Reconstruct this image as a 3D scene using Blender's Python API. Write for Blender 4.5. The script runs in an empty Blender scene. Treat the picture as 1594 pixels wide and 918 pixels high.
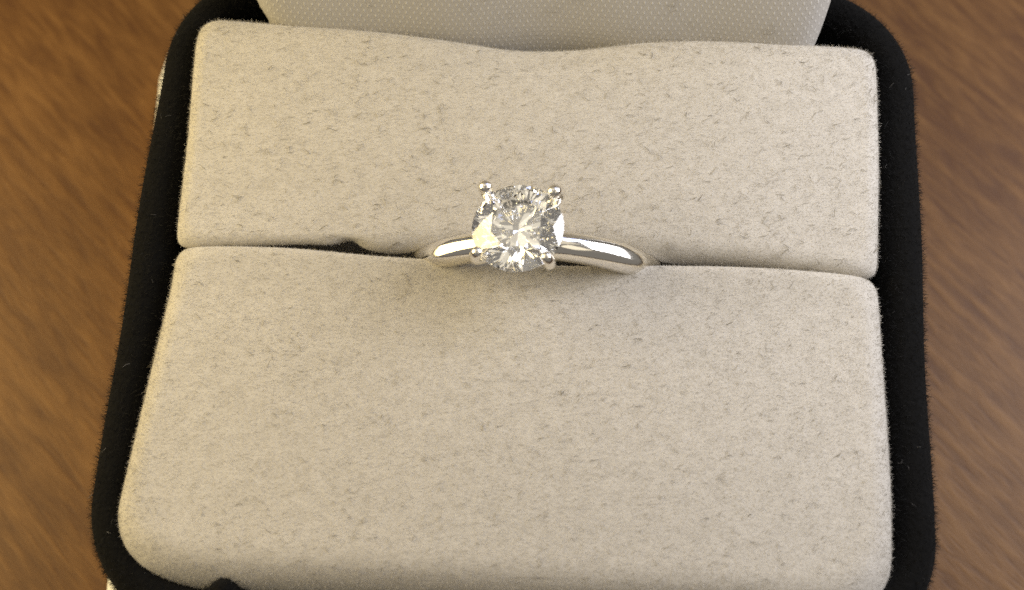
import bpy, bmesh, math, random
import numpy as np
from mathutils import Vector, Matrix

random.seed(7)
RNG = np.random.default_rng(11)
R = math.radians
S = bpy.context.scene
C = S.collection
S.unit_settings.scale_length = 0.01          # one unit = one centimetre

# ------------------------------------------------------------------ camera
ELEV, AZ, ROLL = R(66.74), R(6.02), R(-2.96)
TARGET, DIST, HFOV = Vector((-.05, -.2844, 0)), 12.316, R(32)
ce, se = math.cos(ELEV), math.sin(ELEV)
dvec = Vector((math.sin(AZ) * ce, -math.cos(AZ) * ce, se))
eye = TARGET + dvec * DIST
fw = -dvec
right = fw.cross(Vector((0, 0, 1))).normalized()
up = right.cross(fw)
r2 = math.cos(ROLL) * right + math.sin(ROLL) * up
u2 = -math.sin(ROLL) * right + math.cos(ROLL) * up
cd = bpy.data.cameras.new('camera')
cam = bpy.data.objects.new('camera', cd)
C.objects.link(cam)
m = Matrix((r2, u2, dvec)).transposed().to_4x4()
m.translation = eye
cam.matrix_world = m
cd.sensor_width = 36
cd.lens = 18 / math.tan(HFOV / 2)
cd.clip_start, cd.clip_end = .1, 2000
cd.dof.use_dof = True
cd.dof.focus_distance = (Vector((0, .55, .05)) - eye).dot(fw)
cd.dof.aperture_fstop = .38
S.camera = cam

# ------------------------------------------------------------------ world, lamps, exposure
wd = bpy.data.worlds.new('World')
S.world = wd
wd.use_nodes = True
bg = wd.node_tree.nodes['Background']
bg.inputs[0].default_value = (1.0, .93, .84, 1)
bg.inputs[1].default_value = .20


def area(name, loc, look, size, energy, col, sy=None):
    l = bpy.data.lights.new(name, 'AREA')
    l.energy, l.color, l.size = energy, col, size
    if sy:
        l.shape, l.size_y = 'RECTANGLE', sy
    o = bpy.data.objects.new(name, l)
    C.objects.link(o)
    o.location = loc
    o.rotation_euler = (Vector(look) - Vector(loc)).to_track_quat('-Z', 'Y').to_euler()
    return o


area('warm_lamp', (-8.8, .95, 3.8), (-.8, 0, 0), 8.0, 1240, (1, .80, .40))
area('cool_lamp', (8.2, 2.5, 5.0), (1.5, -.6, 0), 6.5, 1200, (.94, .935, .98))
area('window_light', (25, 37, 52), (0, 0, 0), 22, 7000, (.50, .60, 1), 28)
area('added_overhead_fill', (-22, 30, 66), (0, 0, 0), 58, 4700, (1, .89, .69))  # added unseen broad panel, brightens the stone and band reflections
for lx, ly, lz, le in ((-15, 4, 46, 900), (13, 9, 46, 900), (24, -18, 42, 1500), (-24, -22, 40, 1050)):
    area('added_gem_fill', (lx, ly, lz), (0, 0, 0), 22, le, (1, .89, .68))  # added overhead panels, no known fixtures: sparkle in the stone, ambient on the pads

S.view_settings.view_transform = 'Standard'
S.view_settings.look = 'None'
S.view_settings.exposure = 0
S.view_settings.gamma = 1
S.view_settings.use_curve_mapping = False
cy = S.cycles
cy.max_bounces = 24
cy.transmission_bounces = 20
cy.glossy_bounces = 8
cy.diffuse_bounces = 4
cy.sample_clamp_indirect = 12
cy.use_denoising = False
S.render.film_transparent = False


# ------------------------------------------------------------------ helpers
def mat(name):
    mt = bpy.data.materials.new(name)
    mt.use_nodes = True
    nt = mt.node_tree
    return mt, nt, nt.nodes['Principled BSDF'], nt.nodes['Material Output']


def N(nt, typ, **kw):
    n = nt.nodes.new(typ)
    for k, v in kw.items():
        if k.startswith('i_'):
            k = k[2:].replace('_', ' ')
            n.inputs[int(k) if k.isdigit() else k].default_value = v
        else:
            setattr(n, k, v)
    return n


def ramp(nt, src, stops):
    n = nt.nodes.new('ShaderNodeValToRGB')
    el = n.color_ramp.elements
    while len(el) < len(stops):
        el.new(.5)
    for e, (p, c) in zip(el, stops):
        e.position = p
        e.color = (*c, 1) if len(c) == 3 else c
    nt.links.new(src, n.inputs[0])
    return n


def empty(name, loc, label, cat):
    o = bpy.data.objects.new(name, None)
    C.objects.link(o)
    o.location = loc
    o.empty_display_size = .3
    o['label'], o['category'] = label, cat
    return o


def world_loc(o):
    v = Vector((0, 0, 0))
    while o:
        v += o.location
        o = o.parent
    return v


def link_mesh(name, verts, faces, material, parent=None, smooth=True):
    """verts are given in world space; the parent's location is taken off."""
    me = bpy.data.meshes.new(name)
    off = world_loc(parent)
    v = np.asarray(verts, float) - np.array(off)
    me.from_pydata(v.tolist(), [], faces)
    me.validate()
    me.materials.append(material)
    bm = bmesh.new()
    bm.from_mesh(me)
    bmesh.ops.remove_doubles(bm, verts=bm.verts, dist=1e-5)
    bmesh.ops.recalc_face_normals(bm, faces=bm.faces)
    for fc in bm.faces:
        fc.smooth = smooth
    bm.to_mesh(me)
    bm.free()
    o = bpy.data.objects.new(name, me)
    C.objects.link(o)
    o.parent = parent
    return o


def grid_faces(rows, n, closed=True, cap0=False, cap1=False):
    f = []
    for i in range(rows - 1):
        for j in range(n if closed else n - 1):
            k = (j + 1) % n
            f.append((i * n + j, i * n + k, (i + 1) * n + k, (i + 1) * n + j))
    if cap0:
        f.append(tuple(range(n))[::-1])
    if cap1:
        f.append(tuple((rows - 1) * n + j for j in range(n)))
    return f


def resample(pts, n, closed=True):
    p = np.asarray(pts, float)
    q = np.vstack([p, p[:1]]) if closed else p
    L = np.concatenate([[0], np.cumsum(np.linalg.norm(np.diff(q, axis=0), axis=1))])
    t = np.linspace(0, L[-1], n, endpoint=not closed)
    return np.stack([np.interp(t, L, q[:, k]) for k in range(q.shape[1])], 1)


def smooth_loop(p, it):
    for _ in range(it):
        p = .25 * np.roll(p, 1, 0) + .5 * p + .25 * np.roll(p, -1, 0)
    return p


def loop_normals(p):
    t = np.roll(p, -1, 0) - np.roll(p, 1, 0)
    t /= np.linalg.norm(t, axis=1)[:, None] + 1e-12
    return np.stack([t[:, 1], -t[:, 0]], 1)          # outward for a counter-clockwise loop


def rounded_rect(x0, x1, y0, y1, r, n=260, seg=14):
    pts = []
    for cx, cy_, a in ((x1 - r, y0 + r, -90), (x1 - r, y1 - r, 0), (x0 + r, y1 - r, 90), (x0 + r, y0 + r, 180)):
        for k in range(seg + 1):
            t = R(a + 90 * k / seg)
            pts.append((cx + r * math.cos(t), cy_ + r * math.sin(t)))
    return resample(pts, n)


def sample_surface(o, n, keep=None):
    """n random points on a mesh with their normals, in the mesh's own space"""
    me = o.data
    me.calc_loop_triangles()
    tri = np.empty(len(me.loop_triangles) * 3, int)
    me.loop_triangles.foreach_get('vertices', tri)
    tri = tri.reshape(-1, 3)
    co = np.empty(len(me.vertices) * 3)
    me.vertices.foreach_get('co', co)
    co = co.reshape(-1, 3)
    no = np.empty(len(me.vertices) * 3)
    me.vertices.foreach_get('normal', no)
    no = no.reshape(-1, 3)
    a, b, c = co[tri[:, 0]], co[tri[:, 1]], co[tri[:, 2]]
    ar = np.linalg.norm(np.cross(b - a, c - a), axis=1)
    if keep is not None:
        ar = ar * keep((a + b + c) / 3 + np.array(world_loc(o)))
    i = RNG.choice(len(tri), n, p=ar / ar.sum())
    u, v = RNG.random(n), RNG.random(n)
    f = u + v > 1
    u[f], v[f] = 1 - u[f], 1 - v[f]
    w = 1 - u - v
    p = a[i] * w[:, None] + b[i] * u[:, None] + c[i] * v[:, None]
    nn = no[tri[i, 0]] * w[:, None] + no[tri[i, 1]] * u[:, None] + no[tri[i, 2]] * v[:, None]
    nn /= np.linalg.norm(nn, axis=1)[:, None] + 1e-12
    return p, nn


def unit(v):
    return v / (np.linalg.norm(v, axis=1)[:, None] + 1e-12)


def fibres(name, host, n, length, radius, lean, material, keep=None, lift=0., curl=.5, combx=(0, 0, 0), nap=0.):
    """a mass of short hairs rooted in the host's surface (one stuff object)"""
    p, nn = sample_surface(host, n, keep)
    rnd = RNG.normal(size=(n, 3)) + np.array(combx)
    if nap:                                          # the nap lies in tufts that point different ways
        for w_ in ((7, 9), (17, 15), (31, 37)):
            a_ = np.sin(p[:, 0] * w_[0] + 2 * np.sin(p[:, 1] * w_[1] * .7)) + np.sin(p[:, 1] * w_[1] + 2 * np.sin(p[:, 0] * w_[0] * .6 + 1))
            rnd[:, 0] += nap * np.cos(a_ * 2.2)
            rnd[:, 1] += nap * np.sin(a_ * 2.2)
    tang = unit(rnd - nn * (rnd * nn).sum(1)[:, None])
    L = length * (.45 + 1.1 * RNG.random(n))[:, None]
    ln = np.clip(lean + .25 * RNG.normal(size=(n, 1)), 0, 1.5)
    d = unit(nn * np.cos(ln) + tang * np.sin(ln))
    side = unit(np.cross(nn, tang))
    bend = RNG.normal(size=(n, 1)) * curl
    p0 = p + nn * lift
    p1 = p0 + d * L * .5 + side * bend * L * .18
    p2 = p0 + d * L + side * bend * L * .02 - nn * L * .12 * np.sin(ln)
    pos = np.stack([p0, p1, p2], 1).reshape(-1).astype(np.float32)
    cu = bpy.data.hair_curves.new(name)
    cu.add_curves([3] * n)
    cu.attributes['position'].data.foreach_set('vector', pos)
    ra = cu.attributes.get('radius') or cu.attributes.new('radius', 'FLOAT', 'POINT')
    rr = radius * (.6 + .8 * RNG.random(n))
    ra.data.foreach_set('value', np.stack([rr, rr * .9, rr * .35], 1).reshape(-1).astype(np.float32))
    cu.materials.append(material)
    o = bpy.data.objects.new(name, cu)
    C.objects.link(o)
    o.parent = host
    o['kind'] = 'stuff'
    return o


# ------------------------------------------------------------------ materials
# wood of the table: grain runs diagonally
M_wood, nt, bs, out = mat('brown_wood')
tc = N(nt, 'ShaderNodeTexCoord')
mp = N(nt, 'ShaderNodeMapping')
mp.inputs['Rotation'].default_value = (0, 0, R(46))
nt.links.new(tc.outputs['Object'], mp.inputs[0])


def stretched(sx, sy, detail=4, rough=.6, dist=0.):
    q = N(nt, 'ShaderNodeMapping')
    q.inputs['Scale'].default_value = (sx, sy, 1)
    nt.links.new(mp.outputs[0], q.inputs[0])
    n_ = N(nt, 'ShaderNodeTexNoise')
    n_.inputs['Scale'].default_value = 1
    n_.inputs['Detail'].default_value = detail
    n_.inputs['Roughness'].default_value = rough
    n_.inputs['Distortion'].default_value = dist
    nt.links.new(q.outputs[0], n_.inputs['Vector'])
    return n_.outputs[0]


broad = stretched(.28, 1.0, 3, .5, .6)
grain = stretched(1.9, 10.5, 5, .68, .35)
fine = stretched(3.0, 22.0, 3, .6)
mx = N(nt, 'ShaderNodeMath', operation='MULTIPLY_ADD')
nt.links.new(grain, mx.inputs[0]); mx.inputs[1].default_value = 1.0
mb = N(nt, 'ShaderNodeMath', operation='MULTIPLY_ADD')
nt.links.new(broad, mb.inputs[0]); mb.inputs[1].default_value = .45; mb.inputs[2].default_value = .05
nt.links.new(mb.outputs[0], mx.inputs[2])
mx2 = N(nt, 'ShaderNodeMath', operation='MULTIPLY_ADD')
nt.links.new(fine, mx2.inputs[0]); mx2.inputs[1].default_value = .3
nt.links.new(mx.outputs[0], mx2.inputs[2])
rp = ramp(nt, mx2.outputs[0], [(.66, (.084, .034, .0072)), (.86, (.114, .050, .0110)), (1.0, (.135, .061, .0145)), (1.18, (.165, .078, .020))])
mr = N(nt, 'ShaderNodeMapRange')
mr.inputs['From Min'].default_value, mr.inputs['From Max'].default_value = .6, 1.25
nt.links.new(mx2.outputs[0], mr.inputs[0])
for e, pz in zip(rp.color_ramp.elements, (.22, .44, .58, .78)):
    e.position = pz
nt.links.new(mr.outputs[0], rp.inputs[0])
nt.links.new(rp.outputs[0], bs.inputs['Base Color'])
bs.inputs['Roughness'].default_value = .42
bs.inputs['Specular IOR Level'].default_value = .2
bp = N(nt, 'ShaderNodeBump')
bp.inputs['Strength'].default_value = .25
bp.inputs['Distance'].default_value = .02
nt.links.new(mx2.outputs[0], bp.inputs['Height'])
nt.links.new(bp.outputs[0], bs.inputs['Normal'])

# flocked pad under the fibres
M_flock, nt, bs, out = mat('cream_flock')
tc = N(nt, 'ShaderNodeTexCoord')
n1 = N(nt, 'ShaderNodeTexNoise'); n1.inputs['Scale'].default_value = 9; n1.inputs['Detail'].default_value = 6; n1.inputs['Roughness'].default_value = .7
n2 = N(nt, 'ShaderNodeTexNoise'); n2.inputs['Scale'].default_value = 60; n2.inputs['Detail'].default_value = 3
for n_ in (n1, n2):
    nt.links.new(tc.outputs['Object'], n_.inputs['Vector'])
ad = N(nt, 'ShaderNodeMath', operation='MULTIPLY_ADD')
nt.links.new(n2.outputs[0], ad.inputs[0]); ad.inputs[1].default_value = .5
nt.links.new(n1.outputs[0], ad.inputs[2])
rp = ramp(nt, ad.outputs[0], [(.50, (.40, .37, .32)), (.75, (.455, .423, .372)), (.98, (.495, .463, .412))])
nt.links.new(rp.outputs[0], bs.inputs['Base Color'])
bs.inputs['Roughness'].default_value = .95
bs.inputs['Specular IOR Level'].default_value = .1
bs.inputs['Sheen Weight'].default_value = .3
bs.inputs['Sheen Roughness'].default_value = .5
bp = N(nt, 'ShaderNodeBump'); bp.inputs['Strength'].default_value = .35; bp.inputs['Distance'].default_value = .02
nt.links.new(ad.outputs[0], bp.inputs['Height'])
nt.links.new(bp.outputs[0], bs.inputs['Normal'])


def fibre_mat(name, stops, rough=.8, spec=.15):
    mt, nt, bs, out = mat(name)
    hi = N(nt, 'ShaderNodeHairInfo')
    rp = ramp(nt, hi.outputs['Random'], stops)
    nt.links.new(rp.outputs[0], bs.inputs['Base Color'])
    bs.inputs['Roughness'].default_value = rough
    bs.inputs['Specular IOR Level'].default_value = spec
    return mt


M_flockfib = fibre_mat('cream_fibre', [(0, (.42, .39, .34)), (.5, (.475, .443, .39)), (1, (.53, .498, .445))])
M_lint = fibre_mat('grey_lint', [(0, (.09, .077, .055)), (.3, (.19, .166, .125)), (1, (.34, .31, .255))])
M_velfib = fibre_mat('black_fibre', [(0, (.001, .001, .001)), (.75, (.003, .0028, .0026)), (1, (.020, .018, .016))], .7, .25)
M_strayfib = fibre_mat('stray_fibre', [(0, (.03, .03, .03)), (1, (.20, .19, .18))])

M_velvet, nt, bs, out = mat('black_velvet')
bs.inputs['Base Color'].default_value = (.0028, .0026, .0025, 1)
bs.inputs['Roughness'].default_value = .95
bs.inputs['Specular IOR Level'].default_value = .1
bs.inputs['Sheen Weight'].default_value = .02
tc = N(nt, 'ShaderNodeTexCoord')
n1 = N(nt, 'ShaderNodeTexNoise'); n1.inputs['Scale'].default_value = 25; n1.inputs['Detail'].default_value = 5
nt.links.new(tc.outputs['Object'], n1.inputs['Vector'])
bp = N(nt, 'ShaderNodeBump'); bp.inputs['Strength'].default_value = .6; bp.inputs['Distance'].default_value = .03
nt.links.new(n1.outputs[0], bp.inputs['Height'])
nt.links.new(bp.outputs[0], bs.inputs['Normal'])

# satin weave with a raised dot at every second crossing
M_satin, nt, bs, out = mat('ivory_satin')
uv = N(nt, 'ShaderNodeUVMap', uv_map='weave')
sx = N(nt, 'ShaderNodeSeparateXYZ')
nz = N(nt, 'ShaderNodeTexNoise'); nz.inputs['Scale'].default_value = .35; nz.inputs['Detail'].default_value = 2
nt.links.new(uv.outputs[0], nz.inputs['Vector'])
wob = N(nt, 'ShaderNodeVectorMath', operation='MULTIPLY_ADD')
nt.links.new(nz.outputs['Color'], wob.inputs[0]); wob.inputs[1].default_value = (.5, .5, 0)
nt.links.new(uv.outputs[0], wob.inputs[2])
nt.links.new(wob.outputs[0], sx.inputs[0])


def mth(op, a, b=None, c=None):
    n_ = N(nt, 'ShaderNodeMath', operation=op)
    for i, q in enumerate((a, b, c)):
        if q is None:
            continue
        if isinstance(q, (int, float)):
            n_.inputs[i].default_value = q
        else:
            nt.links.new(q, n_.inputs[i])
    return n_.outputs[0]


row = mth('FLOOR', sx.outputs[1])
half = mth('MULTIPLY', mth('MODULO', row, 2.0), .5)
fu = mth('SUBTRACT', mth('FRACT', mth('ADD', sx.outputs[0], half)), .5)
fv = mth('SUBTRACT', mth('FRACT', sx.outputs[1]), .5)
dd = mth('SQRT', mth('ADD', mth('POWER', mth('MULTIPLY', fu, 2.6), 2.0), mth('POWER', mth('MULTIPLY', fv, 1.0), 2.0)))
dot = N(nt, 'ShaderNodeMapRange', interpolation_type='SMOOTHSTEP')
dot.inputs['From Min'].default_value, dot.inputs['From Max'].default_value = .46, .12
nt.links.new(dd, dot.inputs[0])
thr = N(nt, 'ShaderNodeTexNoise'); thr.inputs['Scale'].default_value = 3.0
nt.links.new(uv.outputs[0], thr.inputs['Vector'])
dv = mth('MULTIPLY', dot.outputs[0], mth('ADD', thr.outputs[0], .4))
rp = ramp(nt, dv, [(0, (.34, .32, .292)), (1, (.46, .44, .405))])
nt.links.new(rp.outputs[0], bs.inputs['Base Color'])
bs.inputs['Roughness'].default_value = .38
bs.inputs['Specular IOR Level'].default_value = .5
bs.inputs['Sheen Weight'].default_value = .2
bp = N(nt, 'ShaderNodeBump'); bp.inputs['Strength'].default_value = .4; bp.inputs['Distance'].default_value = .009
nt.links.new(dv, bp.inputs['Height'])
nt.links.new(bp.outputs[0], bs.inputs['Normal'])

M_card, nt, bs, out = mat('white_card')
bs.inputs['Base Color'].default_value = (.80, .77, .68, 1)
bs.inputs['Roughness'].default_value = .6
tc = N(nt, 'ShaderNodeTexCoord')
n1 = N(nt, 'ShaderNodeTexNoise'); n1.inputs['Scale'].default_value = 30
nt.links.new(tc.outputs['Object'], n1.inputs['Vector'])
bp = N(nt, 'ShaderNodeBump'); bp.inputs['Strength'].default_value = .1; bp.inputs['Distance'].default_value = .006
nt.links.new(n1.outputs[0], bp.inputs['Height']); nt.links.new(bp.outputs[0], bs.inputs['Normal'])

M_metal, nt, bs, out = mat('white_gold')
bs.inputs['Base Color'].default_value = (.90, .87, .81, 1)
bs.inputs['Metallic'].default_value = 1
ns = N(nt, 'ShaderNodeTexNoise'); ns.inputs['Scale'].default_value = 90; ns.inputs['Detail'].default_value = 3
bpm = N(nt, 'ShaderNodeBump'); bpm.inputs['Strength'].default_value = .05; bpm.inputs['Distance'].default_value = .004
nt.links.new(ns.outputs[0], bpm.inputs['Height']); nt.links.new(bpm.outputs[0], bs.inputs['Normal'])
tc = N(nt, 'ShaderNodeTexCoord')
n1 = N(nt, 'ShaderNodeTexNoise'); n1.inputs['Scale'].default_value = 14; n1.inputs['Detail'].default_value = 4
nt.links.new(tc.outputs['Object'], n1.inputs['Vector'])
mr = N(nt, 'ShaderNodeMapRange'); mr.inputs['To Min'].default_value, mr.inputs['To Max'].default_value = .06, .16
nt.links.new(n1.outputs[0], mr.inputs[0]); nt.links.new(mr.outputs[0], bs.inputs['Roughness'])

M_gem = bpy.data.materials.new('diamond_glass')
M_gem.use_nodes = True
nt = M_gem.node_tree
nt.nodes.clear()
out = nt.nodes.new('ShaderNodeOutputMaterial')
g = nt.nodes.new('ShaderNodeBsdfGlass')
g.inputs['IOR'].default_value = 2.418
g.inputs['Roughness'].default_value = 0
nt.links.new(g.outputs[0], out.inputs[0])

# ------------------------------------------------------------------ setting: the table
ZB = -2.40            # underside of the ring box = top of the white carton
ZT = -2.72            # table top
tv, tf = [], []
TX = 120
tv = [(-TX, -TX, ZT), (TX, -TX, ZT), (TX, TX, ZT), (-TX, TX, ZT),
      (-TX, -TX, ZT - 3), (TX, -TX, ZT - 3), (TX, TX, ZT - 3), (-TX, TX, ZT - 3)]
tf = [(0, 1, 2, 3), (7, 6, 5, 4), (0, 4, 5, 1), (1, 5, 6, 2), (2, 6, 7, 3), (3, 7, 4, 0)]
table = link_mesh('table', tv, tf, M_wood, None, False)
table['kind'] = 'structure'

# ------------------------------------------------------------------ white carton under the box
def slab(x0, x1, y0, y1, r, z0, z1, bev, rot, cx, cy_):
    base = rounded_rect(x0, x1, y0, y1, r, 80, 6)
    nrm = loop_normals(base)
    rows = []
    for off, z in ((-bev, z0), (0, z0 + bev), (0, z1 - bev), (-.3 * bev, z1 - .3 * bev), (-bev, z1)):
        q = base + nrm * off
        rows.append(np.column_stack([q, np.full(len(q), z)]))
    v = np.vstack(rows)
    c_, s_ = math.cos(rot), math.sin(rot)
    x, y = v[:, 0].copy(), v[:, 1].copy()
    v[:, 0], v[:, 1] = cx + c_ * x - s_ * y, cy_ + s_ * x + c_ * y
    return v, grid_faces(5, 80, True, True, True)


card = empty('white_carton', (-.15, 0, ZT), 'flat white card carton lying under the black ring box', 'carton')
v, f = slab(-3.10, 3.10, -3.1, 3.1, .06, ZT, ZB - .003, .02, R(2.6), -.178, 0)
link_mesh('carton_body', v, f, M_card, card)

# ------------------------------------------------------------------ the ring box
box = empty('ring_box', (0, 0, ZB), 'open black velvet ring box with cream flocked pads and satin lined lid', 'ring box')
X0, X1, Y0, Y1, CR = -2.80, 2.83, -2.68, 2.48, .90
RIM = -.14


def tray(path, prof, floor_row=None):
    """sweep a profile of (inset, z) round a closed loop"""
    nrm = loop_normals(path)
    rows = [np.column_stack([path - nrm * off, np.full(len(path), z)]) for off, z in prof]
    return rows


path = rounded_rect(X0, X1, Y0, Y1, CR, 700, 24)
path[:, 0] += (.026 * (path[:, 0] / 2.8)) * (-path[:, 1] / 2)
prof = [(1.2, ZB), (.30, ZB), (.16, ZB + .05), (.10, ZB + .2), (.03, -1.2), (0, -.6), (-.0, RIM - .16), (.02, RIM - .08), (.065, RIM - .025), (.13, RIM),
        (.19, RIM - .004), (.25, RIM - .035), (.29, RIM - .09), (.305, RIM - .18), (.31, -.8), (.32, -1.3), (1.2, -1.32)]
rows = tray(path, prof)
# a lump in the velvet turn-over at the front left corner
for i in range(9, 15):
    d = smooth_loop(np.sqrt(np.clip(1 - ((path[:, 0] + 1.82) / .11) ** 2, 0, 1)) * (path[:, 1] < -2), 4)
    rows[i][:, 1] += .075 * d
    rows[i][:, 2] += (.12 if i < 14 else 0) * d
# hand-wrapped unevenness
for i in range(6, 14):
    k = np.arange(len(path)) / len(path) * 2 * math.pi
    rows[i][:, :2] += loop_normals(path) * (.008 * np.sin(5 * k + 1) + .006 * np.sin(11 * k + i * .3))[:, None]
shell = link_mesh('base_shell', np.vstack(rows), grid_faces(len(rows), len(path), True, True, True), M_velvet, box)

# lid, modelled closed then swung open about the hinge
HY, HZ, OPEN = 2.47, -.13, R(104)


def swing(v):
    v = np.asarray(v, float)
    y, z = v[:, 1] - HY, v[:, 2] - HZ
    # closed: lid reaches to -y; opened: it reaches up and its hollow faces the viewer
    c_, s_ = math.cos(-OPEN), math.sin(-OPEN)
    return np.column_stack([v[:, 0], HY + c_ * y - s_ * z, HZ + s_ * y + c_ * z])


LT = 1.45
lprof = [(1.3, LT), (.45, LT), (.22, LT - .07), (.08, LT - .25), (.02, LT - .6), (0, .12), (.03, .045), (.13, .005),
         (.22, .03), (.28, .12), (.30, .5), (.31, LT - .3), (1.3, LT - .28)]
lrows = tray(path, [(o_, z + RIM + .02) for o_, z in lprof])
lid = link_mesh('lid', swing(np.vstack(lrows)), grid_faces(len(lrows), len(path), True, True, True), M_velvet, box)

# satin lining: rises from behind the back pad over the hinge into the lid
prof_s = np.array([(1.66, -.60), (1.74, -.28), (1.80, -.10), (1.90, .07), (2.03, .22), (2.20, .40), (2.40, .66), (2.62, 1.05), (2.80, 1.6),
                   (2.95, 2.3), (3.14, 3.2), (3.36, 4.0), (3.66, 4.55), (4.3, 4.75)])
prof_s = resample(prof_s, 60, False)
prof_s[1:-1] = .25 * prof_s[:-2] + .5 * prof_s[1:-1] + .25 * prof_s[2:]
NX = 90
sv, suv = [], []
arc = np.concatenate([[0], np.cumsum(np.linalg.norm(np.diff(prof_s, axis=0), axis=1))])
for i, (y, z) in enumerate(prof_s):
    g = min(1, max(0, (z + .1) / .9))
    xl, xr = -(2.0 + .37 * g ** .8), 2.06 + .26 * g
    for j in range(NX):
        t = j / (NX - 1)
        x = xl + (xr - xl) * t
        edge = min(t, 1 - t) * (xr - xl)
        dip = .10 * math.exp(-edge / .07)
        yy = y + dip + .022 * math.sin(x * 2.1 + .6) + .012 * math.sin(x * 5.3 + 2 * arc[i]) + .02 * math.exp(-((x - .1) / .6) ** 2)
        sv.append((x, yy, z - dip * .3))
        suv.append((x / .052, arc[i] / .038))
lining = link_mesh('satin_lining', sv, grid_faces(len(prof_s), NX, False), M_satin, lid)
uvl = lining.data.uv_layers.new(name='weave')
lv = np.array(suv)
for lp in lining.data.loops:
    uvl.data[lp.index].uv = lv[lp.vertex_index]


# pads ------------------------------------------------------------
def pad(name, outline, z_of, r_of, spine, material):
    p = smooth_loop(resample(outline, 420), 3)
    nrm = loop_normals(p)
    nrm = smooth_loop(nrm, 6)
    r = r_of(p)[:, None]
    rows = []
    under = r_of(p, True)[:, None]                   # the slot widens below its lips
    for dz, k in ((-1.15, 1), (-.8, 1), (-.5, 1), (-.34, .9), (-.22, .55)):
        rows.append(np.column_stack([smooth_loop(p - nrm * (.01 + under * k), 30), np.full(len(p), dz)]))
    for a in np.linspace(0, 90, 9):
        ins = r * (1 - math.cos(R(a)))
        q = smooth_loop(p - nrm * ins, int(420 * float(ins.max())))
        z = z_of(q[:, 0], q[:, 1]) - r[:, 0] * (1 - math.sin(R(a)))
        rows.append(np.column_stack([q, z]))
    last = rows[-1][:, :2]
    sp = np.column_stack([np.clip(last[:, 0], spine[0], spine[1]), np.full(len(last), spine[2])])
    for t in np.linspace(0, 1, 40)[1:]:
        q = last + (sp - last) * t
        rows.append(np.column_stack([q, z_of(q[:, 0], q[:, 1])]))
    return link_mesh(name, np.vstack(rows), grid_faces(len(rows), len(p), True, True), material, box)


def bump2(x, y, cx, cy_, sx_, sy_):
    return np.exp(-((x - cx) / sx_) ** 2 - ((y - cy_) / sy_) ** 2)


def z_back(x, y):
    z = .02 - .012 * (x / 2.5) ** 4 + .012 * np.sin(1.3 * x + 2 * y) * np.cos(2.1 * y - .4)
    z = z - .10 * bump2(x, y, .1, 1.75, .75, .35) - .05 * bump2(x, y, .1, .1, 1.1, .3)
    return z + .05 * bump2(x, y, 0, .95, 2.2, .7) - .05 * (x / 2.5) ** 2


def z_front(x, y):
    z = .01 + .012 * np.sin(1.1 * x - 1.7 * y + 1) * np.cos(1.7 * y)
    z = z - .02 * bump2(x, y, .05, -.1, 1.1, .3) + .045 * bump2(x, y, 0, .0, 3.2, .22)
    return z + .06 * bump2(x, y, 0, -1.2, 2.2, .9) - .05 * (x / 2.5) ** 2


def r_back(p, under=False):
    x, y = p[:, 0], p[:, 1]
    f_ = np.clip((.6 - y) / .6, 0, 1)
    f_ = f_ * f_ * (3 - 2 * f_)
    if under:
        return .22 * (y < .3) * np.exp(-(x / 2.25) ** 8)
    s_ = 1 / (1 + np.exp(-(x + .95) / .12))
    return .10 + f_ * (-.04 * (1 - s_) + .04 * s_) * np.exp(-(x / 2.2) ** 6)


def r_front(p, under=False):
    x, y = p[:, 0], p[:, 1]
    if under:
        return .16 * (y > -.3) * np.exp(-(x / 2.25) ** 8)
    f_ = np.clip((-1.9 - y) / .4, 0, 1)
    s_ = np.clip((y + .25) / .2, 0, 1)
    return .14 + .12 * f_ - .08 * s_ * np.exp(-(x / 2.35) ** 8)


xs = np.linspace(-2.34, 2.34, 120)
hole = np.where(xs < -1.2, np.exp(-((xs + 1.2) / .075) ** 2), np.exp(-((xs + 1.2) / .045) ** 2))
slot_b = .012 + .006 * np.exp(-((xs + 1.35) / .75) ** 4) + .047 * np.clip((2.3 - np.abs(xs)) / .8, 0, 1) + .045 * np.exp(-((xs - .09) / .88) ** 8) + .066 * hole - .03 * np.exp(-((xs + .95) / .2) ** 2)
out_back = [(x, y) for x, y in zip(xs, slot_b)]
out_back += [(2.44, .022), (2.478, .055), (2.490, .25), (2.510, .9), (2.510, 1.72), (2.495, 1.80), (2.45, 1.85)]
be_x = np.array([2.40, 1.8, 1.25, .79, .32, -.15, -.62, -1.29, -1.96, -2.38])
be_y = np.array([1.86, 1.85, 1.84, 1.815, 1.755, 1.73, 1.77, 1.825, 1.86, 1.895])
bx = np.linspace(2.40, -2.38, 90)
out_back += list(zip(bx, np.interp(-bx, -be_x, be_y)))
out_back += [(-2.46, 1.88), (-2.515, 1.82), (-2.525, 1.66), (-2.480, .92), (-2.466, .24), (-2.455, .06), (-2.42, .022)]
back_pad = pad('back_pad', out_back, z_back, r_back, (-1.6, 1.6, .92), M_flock)

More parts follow.
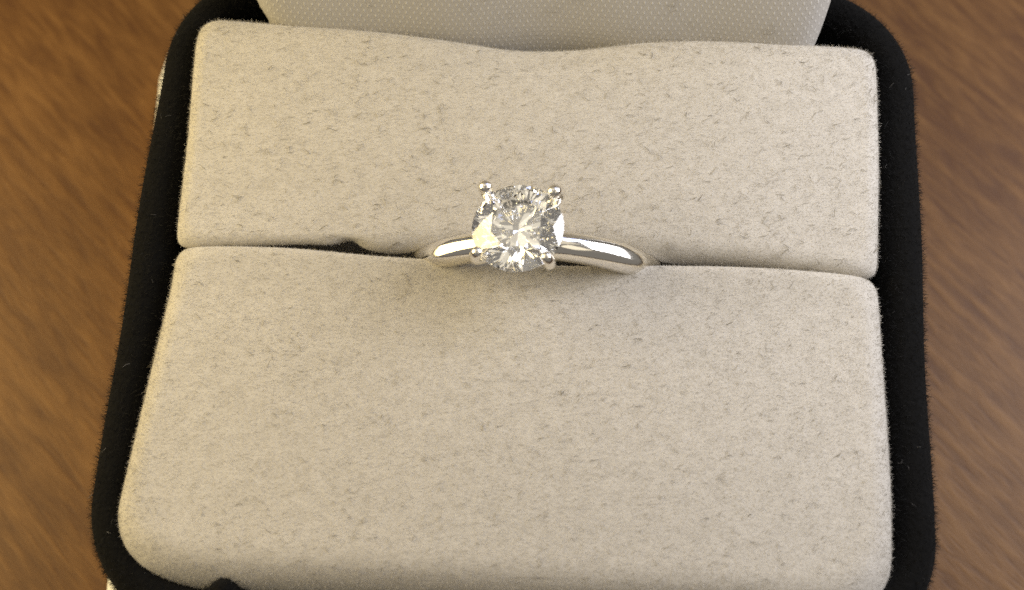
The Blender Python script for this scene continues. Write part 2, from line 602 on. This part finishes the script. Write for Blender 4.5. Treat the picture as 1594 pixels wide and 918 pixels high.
fr = []
fx = np.linspace(2.36, -2.36, 120)
fe = .020 - .075 * np.exp(-((fx - .1) / 1.05) ** 2) - .03 * np.exp(-((fx + 1.0) / .5) ** 2)
fr += list(zip(fx, fe))
fr += [(-2.42, .0), (-2.445, -.06), (-2.455, -.3), (-2.52, -1.07), (-2.60, -1.90)]
for k in range(0, 11):
    t = R(180 + 9 * k)
    fr.append((-2.60 + .36 + .36 * math.cos(t), -2.00 + .36 * math.sin(t)))
fr += [(-1.9, -2.405), (0, -2.41), (2.1, -2.40)]
for k in range(0, 11):
    t = R(270 + 9 * k)
    fr.append((2.535 - .36 + .36 * math.cos(t), -2.04 + .36 * math.sin(t)))
fr += [(2.54, -1.5), (2.515, -.82), (2.495, -.25), (2.48, -.06), (2.44, .0)]
front_pad = pad('front_pad', fr, z_front, r_front, (-1.4, 1.4, -1.2), M_flock)

on_top = lambda c: (c[:, 2] > -.35).astype(float)
rim_side = lambda c: ((c[:, 2] > -.3) & ((np.abs(c[:, 0]) > 2.40 + .03 * (c[:, 1] < 0)) | (c[:, 1] > 1.72) | (c[:, 1] < -2.25))).astype(float)
for pd, n in ((back_pad, 150000), (front_pad, 210000)):
    fibres('flock', pd, n, .014, .0007, .8, M_flockfib, on_top, -.004)
    fibres('lint', pd, int(n * (.0070 if pd is back_pad else .0058)), .050 if pd is back_pad else .038, .0014 if pd is back_pad else .0013, 1.46, M_lint, on_top, .007, .8)
    fibres('flock', pd, n // 20, .024, .0007, .5, M_flockfib, rim_side, -.004)
rim_zone = lambda c: (c[:, 2] > -1.2).astype(float)
fibres('velvet_pile', shell, 90000, .038, .0009, .60, M_velfib, rim_zone, -.003)
fibres('lint', shell, 90, .040, .0008, 1.2, M_strayfib, lambda c: (c[:, 2] > -.35).astype(float), .012, .9)
fibres('velvet_pile', lid, 26000, .038, .0011, .75, M_velfib, lambda c: (c[:, 2] < 1.2).astype(float), -.003)
fibres('lint', lining, 140, .07, .0010, 1.45, M_lint, lambda c: (c[:, 2] < .8).astype(float), .008, 2.2)

# ------------------------------------------------------------------ the ring
RC = Vector((.104, .036, -.580))          # centre of the hoop
TILT = R(-5.6)
LEAN = R(4.6)
RO = .995
ring = empty('diamond_ring', RC + Vector((0, 0, -RO)), 'silvery solitaire ring with round diamond standing in the slot between cream pads', 'ring')


def to_world(v):
    """ring space (hoop centre at origin, stone up) -> world"""
    v = np.asarray(v, float)
    c_, s_ = math.cos(TILT), math.sin(TILT)
    x = v[:, 0]
    y = math.cos(LEAN) * v[:, 1] - math.sin(LEAN) * v[:, 2]
    z = math.sin(LEAN) * v[:, 1] + math.cos(LEAN) * v[:, 2]
    return np.column_stack([RC.x + c_ * x + s_ * z, RC.y + y, RC.z - s_ * x + c_ * z])


NA, NP = 200, 22
rows = []
for i in range(NA):
    th = 2 * math.pi * i / NA
    a = abs((th + math.pi) % (2 * math.pi) - math.pi)          # angle from the stone
    g = math.exp(-(a / .17) ** 4)                              # the notch under the head
    wide = .092 + .010 * math.exp(-((a - .8) / .5) ** 2)
    thick = .165 - .03 * math.cos(a)
    ro = RO - .145 * g
    ri = RO - .19
    ring_pts = []
    for k in range(NP):
        ph = 2 * math.pi * k / NP
        cx_, sx_ = math.cos(ph), math.sin(ph)
        y = wide * math.copysign(abs(cx_) ** .85, cx_)
        rad = (ri + ro) / 2 + (ro - ri) / 2 * math.copysign(abs(sx_) ** (1.0 if sx_ > 0 else .45), sx_)
        ring_pts.append((rad * math.sin(th), y, rad * math.cos(th)))
    rows.append(ring_pts)
v = np.array(rows).reshape(-1, 3)
f = grid_faces(NA, NP, True)
f += [((NA - 1) * NP + j, (NA - 1) * NP + (j + 1) % NP, (j + 1) % NP, j) for j in range(NP)]
link_mesh('band', to_world(v), f, M_metal, ring)

ZG = RO + .205          # girdle height above the hoop centre
GR = .308               # girdle radius


def tube(pts, radii, seg=14, cap=True):
    pts = np.asarray(pts, float)
    t = np.gradient(pts, axis=0)
    t /= np.linalg.norm(t, axis=1)[:, None]
    ref = np.array([.3, .9, .1])
    rows = []
    for p_, t_, r_ in zip(pts, t, radii):
        a = np.cross(t_, ref); a /= np.linalg.norm(a)
        b = np.cross(t_, a)
        rows.append([p_ + r_ * (math.cos(q) * a + math.sin(q) * b) for q in np.linspace(0, 2 * math.pi, seg, endpoint=False)])
    return np.array(rows).reshape(-1, 3), grid_faces(len(pts), seg, True, cap, cap)


def lathe_ring(R0, z0, rr, seg=64, sub=10):
    v = []
    for i in range(seg):
        a = 2 * math.pi * i / seg
        for k in range(sub):
            b = 2 * math.pi * k / sub
            r_ = R0 + rr * math.cos(b)
            v.append((r_ * math.cos(a), r_ * math.sin(a), z0 + rr * 1.1 * math.sin(b)))
    f = grid_faces(seg, sub, True) + [((seg - 1) * sub + j, (seg - 1) * sub + (j + 1) % sub, (j + 1) % sub, j) for j in range(sub)]
    return np.array(v), f


v, f = lathe_ring(.175, RO + .02, .028)
link_mesh('gallery_rail', to_world(v), f, M_metal, ring)

PR_ROT = R(-4)
for k in range(4):
    a = R(45 + 90 * k) + PR_ROT
    ca, sa = math.cos(a), math.sin(a)
    # (radius, height): from the base out past the girdle, bent in over the crown
    st = [(.13, -.30), (.195, -.17), (.27, -.08), (.338, .0), (.355, .045), (.348, .085), (.324, .112)]
    rad = [.037, .038, .038, .039, .042, .047, .048] if k < 2 else [.035, .035, .035, .035, .037, .040, .040]
    tip = rad[-1]
    pts = resample([(r_ * ca, r_ * sa, ZG + z_) for r_, z_ in st], 20, False)
    pts[1:-1] = .25 * pts[:-2] + .5 * pts[1:-1] + .25 * pts[2:]
    rs = np.interp(np.linspace(0, 1, 20), np.linspace(0, 1, len(rad)), rad)
    # round bead at the tip
    d = pts[-1] - pts[-2]; d /= np.linalg.norm(d)
    extra, er = [], []
    for q in (25, 50, 70, 84):
        extra.append(pts[-1] + d * tip * .92 * math.sin(R(q)))
        er.append(tip * math.cos(R(q)))
    v, f = tube(np.vstack([pts, extra]), list(rs) + er)
    link_mesh('prong', to_world(v), f, M_metal, ring)


def brilliant(rad):
    rt, ca, pa = .57, math.tan(R(34.5)), math.tan(R(40.8))
    gt = .035
    hc = (1 - rt) * ca
    vs, fs = [], []

    def av(r_, deg, z):
        vs.append((r_ * math.cos(R(deg)), r_ * math.sin(R(deg)), z)); return len(vs) - 1
    tab = [av(rt, 45 * k, hc) for k in range(8)]
    rs_ = .79
    side = [av(rs_, 45 * k + 22.5, (1 - rs_ * math.cos(R(22.5))) * ca) for k in range(8)]
    NG = 32
    gu = [av(1, 360 / NG * k, 0) for k in range(NG)]
    gl_ = [av(1, 360 / NG * k, -gt) for k in range(NG)]
    rl = .25
    low = [av(rl, 45 * k + 22.5, -gt - (1 - rl * math.cos(R(22.5))) * pa) for k in range(8)]
    cul = av(0, 0, -gt - pa)
    fs.append(tuple(tab))
    for k in range(8):
        k1 = (k + 1) % 8
        fs.append((tab[k], side[k], tab[k1]))
        fs.append((tab[k], side[k - 1], gu[4 * k], side[k]))
        for q in range(4):
            fs.append((side[k], gu[4 * k + q], gu[(4 * k + q + 1) % NG]))
            fs.append((low[k], gl_[(4 * k + q + 1) % NG], gl_[4 * k + q]))
        fs.append((cul, low[k], gl_[4 * k], low[k - 1]))
    for k in range(NG):
        fs.append((gu[k], gl_[k], gl_[(k + 1) % NG], gu[(k + 1) % NG]))
    return np.array(vs) * rad, fs


v, f = brilliant(GR)
c_, s_ = math.cos(R(20)), math.sin(R(20))
v = np.column_stack([c_ * v[:, 0] - s_ * v[:, 1], s_ * v[:, 0] + c_ * v[:, 1], v[:, 2] + ZG])
link_mesh('diamond', to_world(v), f, M_gem, ring, False)
